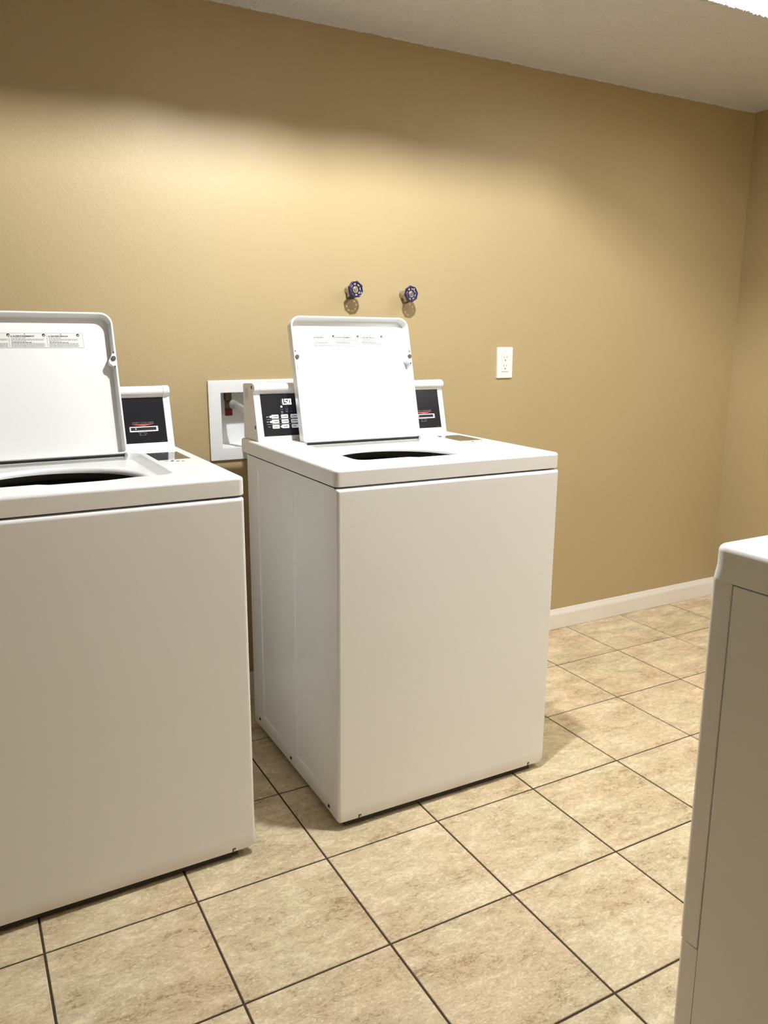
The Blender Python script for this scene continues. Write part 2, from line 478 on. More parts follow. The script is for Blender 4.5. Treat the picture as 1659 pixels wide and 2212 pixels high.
# baseboards
def baseboard(name, length):
    prof = [(0, 0.001), (-0.0125, 0.001), (-0.0125, 0.062), (-0.0115, 0.0635), (-0.0118, 0.066), (-0.0105, 0.0675), (-0.008, 0.073), (-0.0055, 0.080), (-0.0045, 0.084), (-0.003, 0.0855), (0, 0.0858)]
    bm = bmesh.new(); extrude_profile(bm, prof, 0, length)
    return struct(build(name, bm, M['trim'], smooth=20))
b = baseboard('baseboard_back', XR - XL - 0.0); b.location = (XL, YB - 0.0003, 0)
b = baseboard('baseboard_right', YB - YF - 0.013); b.rotation_euler = (0, 0, -PI / 2); b.location = (XR - 0.0003, YB - 0.013, 0)
b = baseboard('baseboard_left', YB - YF - 0.013); b.rotation_euler = (0, 0, PI / 2); b.location = (XL + 0.0003, YF, 0)

# ------------------------------------------------------------------ ceiling lights
t = thing('recessed_light', 'small recessed ceiling light with a bare bulb above the washers', 'light', (0.94, -0.10, H))
bm = bmesh.new()
x0, x1, y0, y1 = -0.202, 0.202, -0.202, 0.202
loft(bm, [[(x, y, 0.012) for x, y in rrect(x0, x1, y0, y1, 0.004, 2)], [(x, y, 0.175) for x, y in rrect(x0, x1, y0, y1, 0.004, 2)]], close_last=True)
build('housing', bm, M['baffle'], t)
bm = bmesh.new(); add_cyl(bm, (0, 0, 0.175), (0, 0, 0.118), 0.012); build('lamp_socket', bm, M['plastic'], t, smooth=40)
bm = bmesh.new(); bmesh.ops.create_uvsphere(bm, u_segments=20, v_segments=12, radius=0.023)
for v in bm.verts: v.co.z += 0.090
build('bulb', bm, M['bulb'], t, smooth=180)

t = thing('ceiling_light', 'wide bright ceiling light set in a square-edged opening at upper right', 'light', (0.5 * (B_OP[0] + B_OP[1]), 0.5 * (B_OP[2] + B_OP[3]), H))
hx, hy = 0.5 * (B_OP[1] - B_OP[0]) + 0.001, 0.5 * (B_OP[3] - B_OP[2]) + 0.001
bm = bmesh.new()
loft(bm, [[(x, y, 0.012) for x, y in rrect(-hx, hx, -hy, hy, 0.004, 2)], [(x, y, 0.30) for x, y in rrect(-hx, hx, -hy, hy, 0.004, 2)]], close_last=True)
build('light_well', bm, M['wellwhite'], t)
bm = bmesh.new(); add_box(bm, -hx + 0.06, hx - 0.06, -hy + 0.06, hy - 0.06, 0.272, 0.29, 0.004, 1)
build('diffuser', bm, M['diffuser'], t)

# ------------------------------------------------------------------ top-load washer (local: x right, y back, z up)
WW, TOP = 0.653, 0.911
SLOPE = math.atan(0.2792)
LEAN = math.atan(0.09 / 0.348)
def fp(x, v, off=0.0):                       # point on the sloped console face
    return (x, 0.537 + v * math.sin(SLOPE) - off * math.cos(SLOPE), TOP + v * math.cos(SLOPE) + off * math.sin(SLOPE))
def lp(x, v, dep=0.0):                       # point on the open lid, dep = behind its front rim
    return (x, 0.468 + v * math.sin(LEAN) + dep * math.cos(LEAN), TOP + v * math.cos(LEAN) - dep * math.sin(LEAN))

def slab(bm, fn, x0, x1, v0, v1, off, thick=0.0006, r=0.0):
    pts = rrect(x0, x1, v0, v1, r, 4) if r > 0 else [(x0, v0), (x1, v0), (x1, v1), (x0, v1)]
    A = [bm.verts.new(fn(x, v, off - thick)) for x, v in pts]
    B = [bm.verts.new(fn(x, v, off)) for x, v in pts]
    n = len(pts)
    for i in range(n):
        j = (i + 1) % n
        bm.faces.new((A[i], A[j], B[j], B[i]))
    bm.faces.new(B)

def disc(bm, fn, cx, cv, r, off, thick=0.0006, seg=14, sy=1.0):
    A = [bm.verts.new(fn(cx + r * math.cos(2 * PI * i / seg), cv + sy * r * math.sin(2 * PI * i / seg), off - thick)) for i in range(seg)]
    B = [bm.verts.new(fn(cx + r * math.cos(2 * PI * i / seg), cv + sy * r * math.sin(2 * PI * i / seg), off)) for i in range(seg)]
    for i in range(seg):
        j = (i + 1) % seg
        bm.faces.new((A[i], A[j], B[j], B[i]))
    bm.faces.new(B)

def text_on(name, s, x, v, size, fn, off, mat, parent, weight=0.0, width=None):
    me = text_mesh(s, size, weight)
    xs = [q.co.x for q in me.vertices]
    k = (width / (max(xs) - min(xs))) if width else 1.0
    mn = min(xs)
    for q in me.vertices:
        q.co = Vector(fn(x + (q.co.x - mn) * k, v + q.co.y, off))
    me.materials.clear(); me.materials.append(mat)
    return link(name, me, mat, parent)

def lid_off(x, v, o):        # like fp but on the lid's inner plate, o = towards the viewer
    return lp(x, v, PLATE - o)
PLATE = 0.024

def make_washer():
    t = thing('washing_machine', 'white top-load washing machine with its lid open and 1.50 on its display', 'washing machine')
    E = M['enamel']
    # front panel wrapping round the front corners
    bm = bmesh.new()
    x0, x1, zb, zt = 0.002, 0.651, 0.0186, 0.8665
    def fpl(ins, y): return [(x, y, z) for x, z in rrect(x0 + ins, x1 - ins, zb + ins * 0.3, zt - ins, 0.01, 6, tuple(max(0.002, r - ins * 0.6) for r in (0.006, 0.018, 0.005, 0.005)))]
    RB = 0.0085
    loops = [fpl(0.004, 0.0145), fpl(0.0, 0.0145)] + [fpl(RB * (1 - math.cos(a)), -0.0035 + RB * (1 - math.sin(a))) for a in [0.5 * PI * q / 7 for q in range(8)]]
    loft(bm, loops, close_first=True, close_last=True)
    build('front_panel', bm, E, t, smooth=35)
    # side panels with two pressed fields each
    for side in (0, 1):
        bm = bmesh.new()
        def field(y, z):
            best = 0.0
            for a, b_ in ((0.1195, 0.2705), (0.388, 0.5345)):
                d = min(y - a, b_ - y, z - 0.066, 0.832 - z)
                best = max(best, min(1.0, max(0.0, d / 0.003)))
            return best * 0.0026
        ys = sorted({0.0148, 0.03, 0.08, 0.2, 0.33, 0.45, 0.58, 0.6, 0.615, 0.627} | {a + s * d for a in (0.1195, 0.388) for s, d in ((1, 0.0), (1, 0.003))} | {a - d for a in (0.2705, 0.5345) for d in (0.0, 0.003)})
        zs = sorted({0.020, 0.05, 0.058, 0.06, 0.0605, 0.066, 0.069, 0.45, 0.829, 0.832, 0.85, 0.8665})
        crease = lambda z: 0.0010 if 0.058 < z < 0.0605 else 0.0
        def px(y, z):
            d = 0.004 + field(y, z) + (crease(z) if 0.06 < y < 0.57 else 0.0)
            if y > 0.62: d += 0.003
            return d if side == 0 else WW - d
        grid = [[bm.verts.new((px(y, z), y, z + (0.003 if (z < 0.021 and 0.045 < y < 0.57) else 0.0) + (0.022 if (side == 1 and z < 0.021 and y < 0.1) else 0.0))) for z in zs] for y in ys]
        for i in range(len(ys) - 1):
            for j in range(len(zs) - 1):
                bm.faces.new((grid[i][j], grid[i + 1][j], grid[i + 1][j + 1], grid[i][j + 1]))
        for z0 in (0,) if side == 0 else ():     # turned-in bottom flange
            for i in range(len(ys) - 1):
                a, b_ = grid[i][z0], grid[i + 1][z0]
                dx = 0.02 if side == 0 else -0.02
                bm.faces.new((a, b_, bm.verts.new((b_.co.x + dx, b_.co.y, b_.co.z)), bm.verts.new((a.co.x + dx, a.co.y, a.co.z))))
        sp = build('side_panel', bm, E, t)
        for y, z in ((0.0588, 0.0345), (0.314, 0.0405), (0.5677, 0.0455)) if side == 0 else ():
            bm = bmesh.new()
            xx, d = (0.0042, -1) if side == 0 else (WW - 0.0042, 1)
            add_cyl(bm, (xx, y, z), (xx + d * 0.0005, y, z), 0.0052, seg=14)
            add_cyl(bm, (xx + d * 0.0005, y, z), (xx + d * 0.0028, y, z), 0.0036, seg=6)
            build('screw', bm, M['darkmetal'], sp)
    bm = bmesh.new(); add_box(bm, 0.008, WW - 0.008, 0.618, 0.627, 0.016, 0.866); build('rear_panel', bm, M['zinc'], t)
    bm = bmesh.new(); add_box(bm, 0.012, WW - 0.012, 0.016, 0.617, 0.023, 0.055); add_box(bm, 0.022, WW - 0.045, 0.0055, 0.600, 0.0045, 0.0180); build('base_pan_shade_strip', bm, M['black'], t)  # base pan, plus an added black strip imitating shade under the front edge
    # screw clips in the turned-under foot of the front panel
    for x in (0.0605, 0.596):
        bm = bmesh.new()
        add_box(bm, x - 0.0036, x + 0.0046, -0.0041, -0.0030, 0.0205, 0.0295, 0.0004, 1)
        o = build('clip_notch', bm, M['darkmetal'], t)
        bm = bmesh.new(); add_cyl(bm, (x + 0.001, -0.0041, 0.0245), (x + 0.001, -0.0061, 0.0245), 0.0030, seg=6)
        build('screw', bm, M['zinc'], o)
    # top panel: skirt, rounded edge, flat rim, recess, opening
    K = 8
    FR = (0.15, 0.31, 0.365, 0.5, 0.62, 0.677, 0.85)     # extra points along the front edge, for the finger notch
    def front_pts(lp_):
        out = []
        for c in range(4):
            out += lp_[c * (K + 1):(c + 1) * (K + 1)]
            a, b_ = lp_[c * (K + 1) + K], lp_[((c + 1) * (K + 1)) % len(lp_)]
            out += [(a[0] + (b_[0] - a[0]) * f, a[1] + (b_[1] - a[1]) * f) for f in (FR if c == 0 else [q / 8 for q in range(1, 8)])]
        return out
    def lo(ins, z, r): return [(x, y, z) for x, y in front_pts(rrect(-0.001 + ins, WW + 0.001 - ins, 0.0005 + ins, 0.662 - ins, max(0.002, r), K))]
    loops = [lo(0.006, 0.880, 0.010), lo(0.006, 0.8715, 0.010), lo(0.0015, 0.8705, 0.013), lo(0.0, 0.8725, 0.014)]
    R = 0.0075
    for i in range(0, 7):
        a = 0.5 * PI * i / 6
        loops.append(lo(R * (1 - math.cos(a)), TOP - R + R * math.sin(a), 0.014 - 0.8 * R * (1 - math.cos(a))))
    rc = (0.112, 0.533, 0.106, 0.475)
    def rl(ins, z, r, notch=1.0):
        pts = front_pts(rrect(rc[0] + ins, rc[1] - ins, rc[2] + ins * 0.25, rc[3] - ins * 0.2, r, K))
        out = []
        for k, (x, y) in enumerate(pts):
            if K + 2 < k < K + 7: y -= 0.015 * notch
            out.append((x, y, z))
        return out
    loops += [rl(-0.0035, TOP, 0.033), rl(-0.0006, TOP - 0.0003, 0.032), rl(0.0010, TOP - 0.0014, 0.031), rl(0.0150, TOP - 0.0164, 0.020), rl(0.0165, TOP - 0.0171, 0.018), rl(0.0195, TOP - 0.0174, 0.016)]
    last = loops[-1]
    cx, cy = 0.305, 0.285
    def op(rad, z, clip):
        out = []
        for x, y, _ in last:
            d = Vector((x - cx, y - cy)).normalized()
            m = Vector((cx - 0.303, cy - 0.226))
            b_ = m.dot(d); t_ = -b_ + math.sqrt(b_ * b_ - m.dot(m) + rad * rad)
            if d.y < 0: t_ = min(t_, (cy - clip) / -d.y)
            out.append((cx + d.x * t_, cy + d.y * t_, z))
        return out
    loops += [op(0.199, TOP - 0.0180, 0.118), op(0.196, TOP - 0.0190, 0.119), op(0.1925, TOP - 0.0220, 0.120), op(0.1905, TOP - 0.0265, 0.121), op(0.1905, TOP - 0.0310, 0.121), op(0.197, TOP - 0.0315, 0.119)]
    bm = bmesh.new(); loft(bm, loops)
    build('top_panel', bm, E, t, smooth=32)
    # tub below the opening
    bm = bmesh.new()
    prof = [(0.198, 0.848), (0.206, 0.850), (0.214, 0.845), (0.210, 0.838), (0.218, 0.83), (0.22, 0.60), (0.21, 0.46), (0.06, 0.45), (0.05, 0.62), (0.028, 0.70), (0.001, 0.705)]
    rings = [[(0.320 + r * math.cos(2 * PI * i / 40), 0.300 + r * math.sin(2 * PI * i / 40), z) for i in range(40)] for r, z in prof]
    loft(bm, rings); build('wash_tub', bm, M['tubgrey'], t, smooth=40)
    bm = bmesh.new()
    rings = [[(0.320 + r * math.cos(2 * PI * i / 40), 0.300 + r * math.sin(2 * PI * i / 40), z) for i in range(40)] for r, z in ((0.190, 0.838), (0.199, 0.842), (0.199, 0.834), (0.190, 0.830), (0.190, 0.838))]
    loft(bm, rings); build('tub_ring', bm, M['steel'], t, smooth=40)
    # console
    face_b, face_t = (0.537, 0.9112), (0.574, 1.0436)
    prof = [face_b, face_t, (0.5752, 1.0465), (0.5745, 1.0490), (0.5715, 1.0515), (0.5670, 1.0528), (0.5635, 1.0545), (0.5620, 1.0590), (0.5635, 1.0655), (0.5685, 1.0702), (0.575, 1.0728), (0.585, 1.0732), (0.652, 1.0690), (0.6585, 1.0675), (0.6615, 1.0640), (0.6625, 0.9112)]
    bm = bmesh.new(); extrude_profile(bm, prof, 0.0305, 0.6285)
    con = build('console', bm, E, t, smooth=30)
    for x0, x1 in ((0.0115, 0.0298), (0.6292, 0.6465)):
        bm = bmesh.new()
        cy, cz = 0.60, 0.99
        g = [(y, z) if z < 0.92 else (y - (0.0008 if y < cy else 0), z + (0.0008 if z > 1.05 else 0)) for y, z in prof]
        extrude_profile(bm, g, x0, x1)
        es = [e for e in bm.edges if abs(e.verts[0].co.x - e.verts[1].co.x) < 1e-6 and abs(e.verts[0].co.x - (x0 if x0 < 0.3 else x1)) < 1e-6]
        bmesh.ops.bevel(bm, geom=es, offset=0.0022, segments=2, affect='EDGES', profile=0.5)
        cap = build('console_end_cap', bm, E, t, smooth=30)
        xo, d = (x0, -1) if x0 < 0.3 else (x1, 1)
        for y, z in ((0.585, 1.062), (0.5595, 0.950)):
            bm = bmesh.new()
            add_cyl(bm, (xo - d * 0.0002, y, z), (xo + d * 0.0009, y, z), 0.0036, seg=12)
            for v in bm.verts: v.co.z = z + (v.co.z - z) * 1.5
            build('slot_hole', bm, M['ink'], cap)
        if d < 0:
            bm = bmesh.new()
            add_box(bm, xo - 0.0006, xo + 0.0002, 0.618, 0.642, 1.028, 1.058)
            lab = build('safety_sticker', bm, plain('pale_sticker', (0.74, 0.72, 0.66, 1), 0.5), cap)
    bm = bmesh.new(); add_box(bm, 0.03, 0.63, 0.5385, 0.545, TOP - 0.0006, TOP + 0.0016); build('shadow_gap', bm, M['black'], con)
    # control panel overlay
    bm = bmesh.new(); slab(bm, fp, 0.0312, 0.6282, 0.0146, 0.1372, 0.0006, 0.0012)
    cp = build('control_panel', bm, M['overlay'], t)
    o1 = 0.0009
    # seven-segment digits 1.50
    bm = bmesh.new()
    def seg(dx, code, w=0.0088, h=0.0164, th=0.0027, v0=0.1048):
        m_, s_ = v0 + h / 2, th / 2
        shapes = dict(a=(0, w, v0 + h - th, v0 + h), d=(0, w, v0, v0 + th), g=(0, w, m_ - s_, m_ + s_), f=(0, th, m_, v0 + h), e=(0, th, v0, m_), b=(w - th, w, m_, v0 + h), c=(w - th, w, v0, m_))
        for ch in code:
            a, b_, c, d_ = shapes[ch]; slab(bm, fp, dx + a, dx + b_, c, d_, o1, 0.0004, 0.0008)
    for dx, code in ((0.0912, 'bc'), (0.1040, 'afgcd'), (0.1151, 'abcdef')):
        bm = bmesh.new(); seg(dx, code); build('display_digit', bm, M['led'], cp)['kind'] = 'stuff'
    bm = bmesh.new(); disc(bm, fp, 0.1020, 0.1060, 0.0013, o1); build('decimal_point', bm, M['led'], cp)
    bm = bmesh.new(); seg(0.0925, 'fe'); build('unlit_digit', bm, M['dimink'], cp)['kind'] = 'stuff'
    for x, v in ((0.0925, 0.0990), (0.0553, 0.0707), (0.0553, 0.0560), (0.0868, 0.0413)):
        bm = bmesh.new(); disc(bm, fp, x, v, 0.0026, o1 + 0.0004, 0.001); build('indicator_light', bm, M['led'], cp)
    for r, v in enumerate((0.0707, 0.0562, 0.0415)):
        for c, x in enumerate((0.0587, 0.0880, 0.1172)):
            bm = bmesh.new(); slab(bm, fp, x, x + 0.0212, v - 0.0054, v + 0.0054, o1 + 0.0006, 0.0012, 0.0015)
            bt = build('button', bm, M['button'], cp)
            bm = bmesh.new()
            q = o1 + 0.0009
            if r == 2:
                slab(bm, fp, x + 0.0055, x + 0.0068, v - 0.0030, v + 0.0030, q, 0.0003); disc(bm, fp, x + 0.0062, v - 0.0026, 0.0013, q, 0.0003, 8)
                slab(bm, fp, x + 0.0085, x + (0.0155, 0.0165, 0.0140)[c], v - 0.0012, v + 0.0010, q, 0.0003)
            else:
                for a, b_, cc, d_ in ((0, 0.005, 0, 0.0006), (0, 0.0006, 0, 0.0036), (0.0044, 0.005, 0, 0.0036)):
                    slab(bm, fp, x + 0.0022 + a, x + 0.0022 + b_, v - 0.0022 + cc, v - 0.0022 + d_, q, 0.0003)
                if c: disc(bm, fp, x + 0.0047, v + 0.0004, 0.0013, q, 0.0003, 8)
                slab(bm, fp, x + 0.0080, x + 0.0192, v - 0.0011, v + 0.0011, q, 0.0003)
            build('button_print', bm, M['inkgrey'], bt)['kind'] = 'stuff'
            if c:
                bm = bmesh.new(); disc(bm, fp, x - 0.0042, v, 0.0009, o1, 0.0004, 8); build('unlit_indicator', bm, M['greyink'], cp)
    for v in (0.0634, 0.0489):
        bm = bmesh.new(); slab(bm, fp, 0.0425, 0.1350, v - 0.0004, v + 0.0004, o1, 0.0004); build('divider_line', bm, M['paleink'], cp)
    bm = bmesh.new()                          # row names and stage symbols, too small to read in the photo except "Temp"
    for v in (0.0707, 0.0562): slab(bm, fp, 0.0425, 0.0500, v - 0.0011, v + 0.0009, o1, 0.0004)
    for x in (0.0925, 0.1080, 0.1215):
        slab(bm, fp, x - 0.0030, x + 0.0030, 0.0838, 0.0850, o1, 0.0004)
    slab(bm, fp, 0.0900, 0.0955, 0.0802, 0.0813, o1, 0.0004)
    build('panel_print', bm, M['paleink'], cp)['kind'] = 'stuff'
    bm = bmesh.new()
    for x in (0.0925, 0.1080, 0.1215):
        for a, b_, cc, d_ in ((-0.0032, 0.0032, 0, 0.0006), (-0.0032, -0.0025, 0, 0.0050), (0.0025, 0.0032, 0, 0.0050), (-0.0042, -0.0025, 0.0046, 0.0052), (0.0025, 0.0042, 0.0046, 0.0052)):
            slab(bm, fp, x + a, x + b_, 0.0890 + cc, 0.0890 + d_, o1, 0.0004)
    build('stage_symbol', bm, M['greyink'], cp)['kind'] = 'stuff'
    text_on('lettering', 'Temp', 0.0445, 0.0405, 0.0040, fp, o1, M['paleink'], cp, 0.0, 0.0080)
    # card reader half of the panel
    text_on('lettering', 'INSERT CARD HERE', 0.5405, 0.0676, 0.0056, fp, o1, M['greyink'], cp, 0.00005, 0.0560)
    bm = bmesh.new()
    add_poly(bm, [fp(0.5370, 0.0657, o1), fp(0.5685, 0.0602, o1), fp(0.5990, 0.0657, o1)]); build('red_arrow', bm, M['red'], cp)
    bm = bmesh.new()
    outer, inner = rrect(0.5320, 0.6065, 0.0452, 0.0590, 0.0012, 3), rrect(0.5346, 0.6020, 0.0482, 0.0568, 0.0006, 3)
    loft(bm, [[fp(x, v, -0.0002) for x, v in outer], [fp(x, v, 0.0024) for x, v in outer], [fp(x, v, 0.0024) for x, v in inner], [fp(x, v, -0.0002) for x, v in inner]])
    fr = build('card_slot_frame', bm, M['button'], cp)
    bm = bmesh.new(); slab(bm, fp, 0.5344, 0.6022, 0.0480, 0.0570, 0.0008, 0.0004); build('card_slot', bm, M['black'], fr)
    bm = bmesh.new(); disc(bm, fp, 0.5482, 0.0533, 0.0023, 0.0014, 0.0006); build('slot_light', bm, M['paleink'], fr)
    bm = bmesh.new()                          # card pictogram
    P = [(0.5590, 0.0432), (0.5700, 0.0432), (0.5735, 0.0352), (0.5560, 0.0352)]
    Q = [(0.5600, 0.0424), (0.5690, 0.0424), (0.5718, 0.0361), (0.5577, 0.0361)]
    for i in range(4):
        j = (i + 1) % 4
        add_poly(bm, [fp(*P[i], o1), fp(*P[j], o1), fp(*Q[j], o1), fp(*Q[i], o1)])
    slab(bm, fp, 0.5535, 0.5580, 0.0425, 0.0436, o1, 0.0004); slab(bm, fp, 0.5708, 0.5755, 0.0425, 0.0436, o1, 0.0004)
    add_poly(bm, [fp(0.5742, 0.0412, o1), fp(0.5752, 0.0412, o1), fp(0.5775, 0.0382, o1), fp(0.5762, 0.0382, o1)])
    slab(bm, fp, 0.6120, 0.6195, 0.0180, 0.0186, o1, 0.0004)
    build('card_symbol', bm, M['greyink'], cp)['kind'] = 'stuff'
    # lid, open and leaning back
    bm = bmesh.new()
    X0, X1, V1 = 0.1215, 0.5070, 0.3640
    rs = (0.010, 0.010, 0.030, 0.030)
    def ll(ins, dep, botins=None, extra=0.0):
        rr = [max(0.003, r - ins * 0.9) for r in rs]
        return [lp(x, v, dep) for x, v in rrect(X0 + ins, X1 - ins, (ins if botins is None else botins), V1 - ins, 0.01, 7, rr)]
    loops = [ll(0.004, 0.0310), ll(0.0010, 0.0295), ll(0.0, 0.027), ll(0.0, 0.0018), ll(0.0006, 0.0006), ll(0.0016, 0.0), ll(0.0038, 0.0, 0.003), ll(0.0048, 0.0006, 0.004), ll(0.0054, 0.0018, 0.0045), ll(0.0085, PLATE - 0.003, 0.006), ll(0.0098, PLATE - 0.0008, 0.0065), ll(0.0120, PLATE, 0.007)]
    loft(bm, loops, close_first=True, close_last=True)
    lid = build('lid', bm, E, t, smooth=40)
    for sx in (0, 1):                         # rubber stops on the rim, each on a small boss
        bx = 0.1300 if sx == 0 else 0.4990
        bm = bmesh.new()
        ex = 1 if sx == 0 else -1
        pts = [(bx - ex * 0.004, 0.2230), (bx + ex * 0.0035, 0.2270), (bx + ex * 0.0105, 0.2330), (bx + ex * 0.0115, 0.2400), (bx + ex * 0.0070, 0.2480), (bx + ex * 0.0010, 0.2600), (bx - ex * 0.004, 0.2640)]
        if sx: pts = pts[::-1]
        loft(bm, [[lp(x, v, PLATE + 0.001) for x, v in pts], [lp(x, v, 0.0004) for x, v in pts]], close_last=True)
        build('stop_boss', bm, E, lid)
        bm = bmesh.new(); add_cyl(bm, lp(bx, 0.2455, 0.001), lp(bx, 0.2455, -0.0035), 0.0062, 0.0056, 16); build('rubber_stop', bm, M['rubber'], lid, smooth=40)
        for v in ((0.2605, 0.224) if sx else (0.262,)):
            bm = bmesh.new(); disc(bm, lambda x, vv, o: lp(x, vv, -o), bx + (0.0015 if sx else -0.004), v, 0.0016, 0.0004, 0.0006, 10, 2.0); build('screw_hole', bm, M['ink'], lid)
        hx_ = 0.127 if sx == 0 else 0.502
        bm = bmesh.new(); add_box(bm, hx_ - 0.0035, hx_ + 0.0035, 0.466, 0.480, TOP - 0.012, TOP + 0.0025, 0.0015, 2); build('hinge', bm, M['zinc'], lid)
    bm = bmesh.new()
    add_box(bm, 0.123, 0.506, 0.4670, 0.4690, TOP - 0.0075, TOP - 0.0015); build('hinge_gap', bm, M['black'], lid)
    # warning label in three languages
    lx0, lx1, lv0, lv1 = 0.1950, 0.4345, 0.2785, 0.3155
    bm = bmesh.new(); slab(bm, lid_off, lx0, lx1, lv0, lv1, 0.0004, 0.0008, 0.0015); build('warning_label', bm, M['paper'], lid)
    q = 0.0006
    bm = bmesh.new()
    for a, b_, c, d_ in ((lx0, lx1, lv1 - 0.0005, lv1), (lx0, lx1, lv0, lv0 + 0.0005), (lx0, lx0 + 0.0005, lv0, lv1), (lx1 - 0.0005, lx1, lv0, lv1)):
        slab(bm, lid_off, a, b_, c, d_, q, 0.0002)
    cols = (lx0 + 0.0025, 0.2660, 0.3525)
    for x in cols[1:]:
        slab(bm, lid_off, x - 0.0035, x - 0.0029, lv0 + 0.003, lv1 - 0.005, q, 0.0002)
    rnd = random.Random(3)
    for x, w in zip(cols, (0.062, 0.076, 0.070)):
        for k, v in enumerate((0.3030, 0.3000, 0.2972, 0.2944, 0.2890, 0.2865, 0.2840, 0.2815)):
            xx = x + 0.001
            end = x + w * (1.0 if k not in (0, 3) else rnd.uniform(0.35, 0.6))
            while xx < end - 0.002:
                ln = rnd.uniform(0.002, 0.008)
                slab(bm, lid_off, xx, min(end, xx + ln), v, v + 0.0010, q, 0.0002)
                xx += ln + 0.0010
    build('label_small_print', bm, M['inkgrey'], lid)['kind'] = 'stuff'
    bm = bmesh.new()
    for x, w in zip(cols, (0.060, 0.072, 0.066)):
        disc(bm, lid_off, x + w + 0.004, 0.3105, 0.0038, q, 0.0002, 14); disc(bm, lid_off, x + w * 0.45, 0.3127, 0.0012, q, 0.0002, 8)
        add_poly(bm, [lid_off(x, 0.3060, q), lid_off(x + 0.0040, 0.3060, q), lid_off(x + 0.0020, 0.3095, q)])
        xx = x + 0.002
        while xx < x + w * 0.62:
            ln = rnd.uniform(0.003, 0.009); slab(bm, lid_off, xx, xx + ln, 0.2913, 0.2927, q, 0.0002); xx += ln + 0.0012
    build('label_symbol', bm, M['ink'], lid)['kind'] = 'stuff'
    bm = bmesh.new()
    for x, w in zip(cols, (0.060, 0.072, 0.066)):
        add_poly(bm, [lid_off(x + w + 0.002, 0.3095, q + 0.0002), lid_off(x + w + 0.0062, 0.3115, q + 0.0002), lid_off(x + w + 0.0060, 0.3090, q + 0.0002), lid_off(x + w + 0.0035, 0.3082, q + 0.0002)])
    build('label_hand_mark', bm, M['paper'], lid)['kind'] = 'stuff'
    for s, x, w in (('WARNING', cols[0], 0.028), ('AVERTISSEMENT', cols[1], 0.050), ('ADVERTENCIA', cols[2], 0.042)):
        text_on('lettering', s, x + 0.0048, 0.3058, 0.0052, lid_off, q, M['ink'], lid, 0.00018, w)
    # instruction sticker on the top
    tp = lambda x, y, o: (x, y, TOP + o)
    bm = bmesh.new(); slab(bm, tp, 0.5455, 0.6255, 0.3110, 0.4390, 0.0005, 0.0012); st = build('instruction_sticker', bm, M['sticker'], t)
    bm = bmesh.new()
    for k in range(11):
        y = 0.428 - k * 0.0098
        xx = 0.550
        while xx < 0.618:
            ln = rnd.uniform(0.003, 0.014); slab(bm, tp, xx, min(0.621, xx + ln), y, y + 0.0022, 0.0007, 0.0001); xx += ln + 0.0016
    build('sticker_print', bm, M['stickerink'], st)['kind'] = 'stuff'
    bm = bmesh.new()
    for x, y, w, h in ((0.556, 0.2935, 0.012, 0.004), (0.568, 0.2830, 0.010, 0.010), (0.580, 0.2780, 0.010, 0.007), (0.593, 0.2740, 0.007, 0.008), (0.572, 0.294, 0.009, 0.0035)):
        add_poly(bm, [tp(x, y, 0.0004), tp(x + w * 0.8, y - 0.002, 0.0004), tp(x + w, y + h * 0.6, 0.0004), tp(x + w * 0.3, y + h, 0.0004)])
    build('scuffed_emblem', bm, M['ink'], t)['kind'] = 'stuff'
    return t

def add_feet(t):
    for x, y in ((0.05, 0.06), (0.60, 0.06), (0.05, 0.57), (0.60, 0.57)):
        m = t.matrix_basis
        zl = -(m @ Vector((x, y, 0))).z
        bm = bmesh.new()
        add_cyl(bm, (x, y, zl + 0.0004), (x, y, zl + 0.010), 0.019, 0.016, 20); add_cyl(bm, (x, y, zl + 0.010), (x, y, 0.05), 0.006, seg=12)
        build('leveling_foot', bm, M['foot'], t, smooth=40)

R_ = math.radians
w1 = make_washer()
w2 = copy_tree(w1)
w1.location = (0.6866, 0.0810, 0.0024); w1.rotation_euler = (R_(0.3624), R_(0.301), R_(-0.13))
w2.location = (-0.1699, 0.0956, 0.0026); w2.rotation_euler = (R_(0.415), R_(0.115), R_(0.636))
w1['label'] = 'white top-load washing machine showing 1.50, lid open, below the two wall valves'
w2['label'] = 'white top-load washing machine with lid open, cut off by the left edge'
for w in (w1, w2):
    w['group'] = 'top-load washers along the tan wall'
    add_feet(w)

# ------------------------------------------------------------------ dryer on the right, its back towards the photographer
t = thing('dryer', 'white dryer cut off at the right edge, opposite the washers', 'dryer', (0.896, -0.7715, 0.0))
E = M['enamel']
DW, DD, DT = 0.685, 0.70, 0.911      # local: x right, y negative = towards the back of the machine
bm = bmesh.new()
def dl(ins, z, r, yf=0.0): return [(x, y, z) for x, y in rrect(ins, DW - ins, -DD + ins, yf - ins, r, 7)]
loops = [dl(0.006, 0.872, 0.012), dl(0.004, 0.8595, 0.014), dl(0.0, 0.8592, 0.018, 0.0016), dl(-0.0005, 0.8612, 0.020, 0.0018), dl(-0.0003, 0.870, 0.021, 0.0010), dl(0.0, 0.880, 0.022, 0.0)]
for i in range(0, 8):
    a = 0.5 * PI * i / 7
    loops.append(dl(0.0 + 0.009 * (1 - math.cos(a)), DT - 0.009 + 0.009 * math.sin(a), 0.022 - 0.006 * (1 - math.cos(a))))
loft(bm, loops, close_last=True)
build('top_panel', bm, E, t, smooth=30)
bm = bmesh.new(); add_box(bm, 0.0015, DW - 0.0015, -0.0380, -0.0015, 0.2545, 0.8583)
bmesh.ops.bevel(bm, geom=[e for e in bm.edges if all(abs(v.co.y + 0.0015) < 1e-5 for v in e.verts) and True], offset=0.009, segments=4, affect='EDGES', profile=0.5)
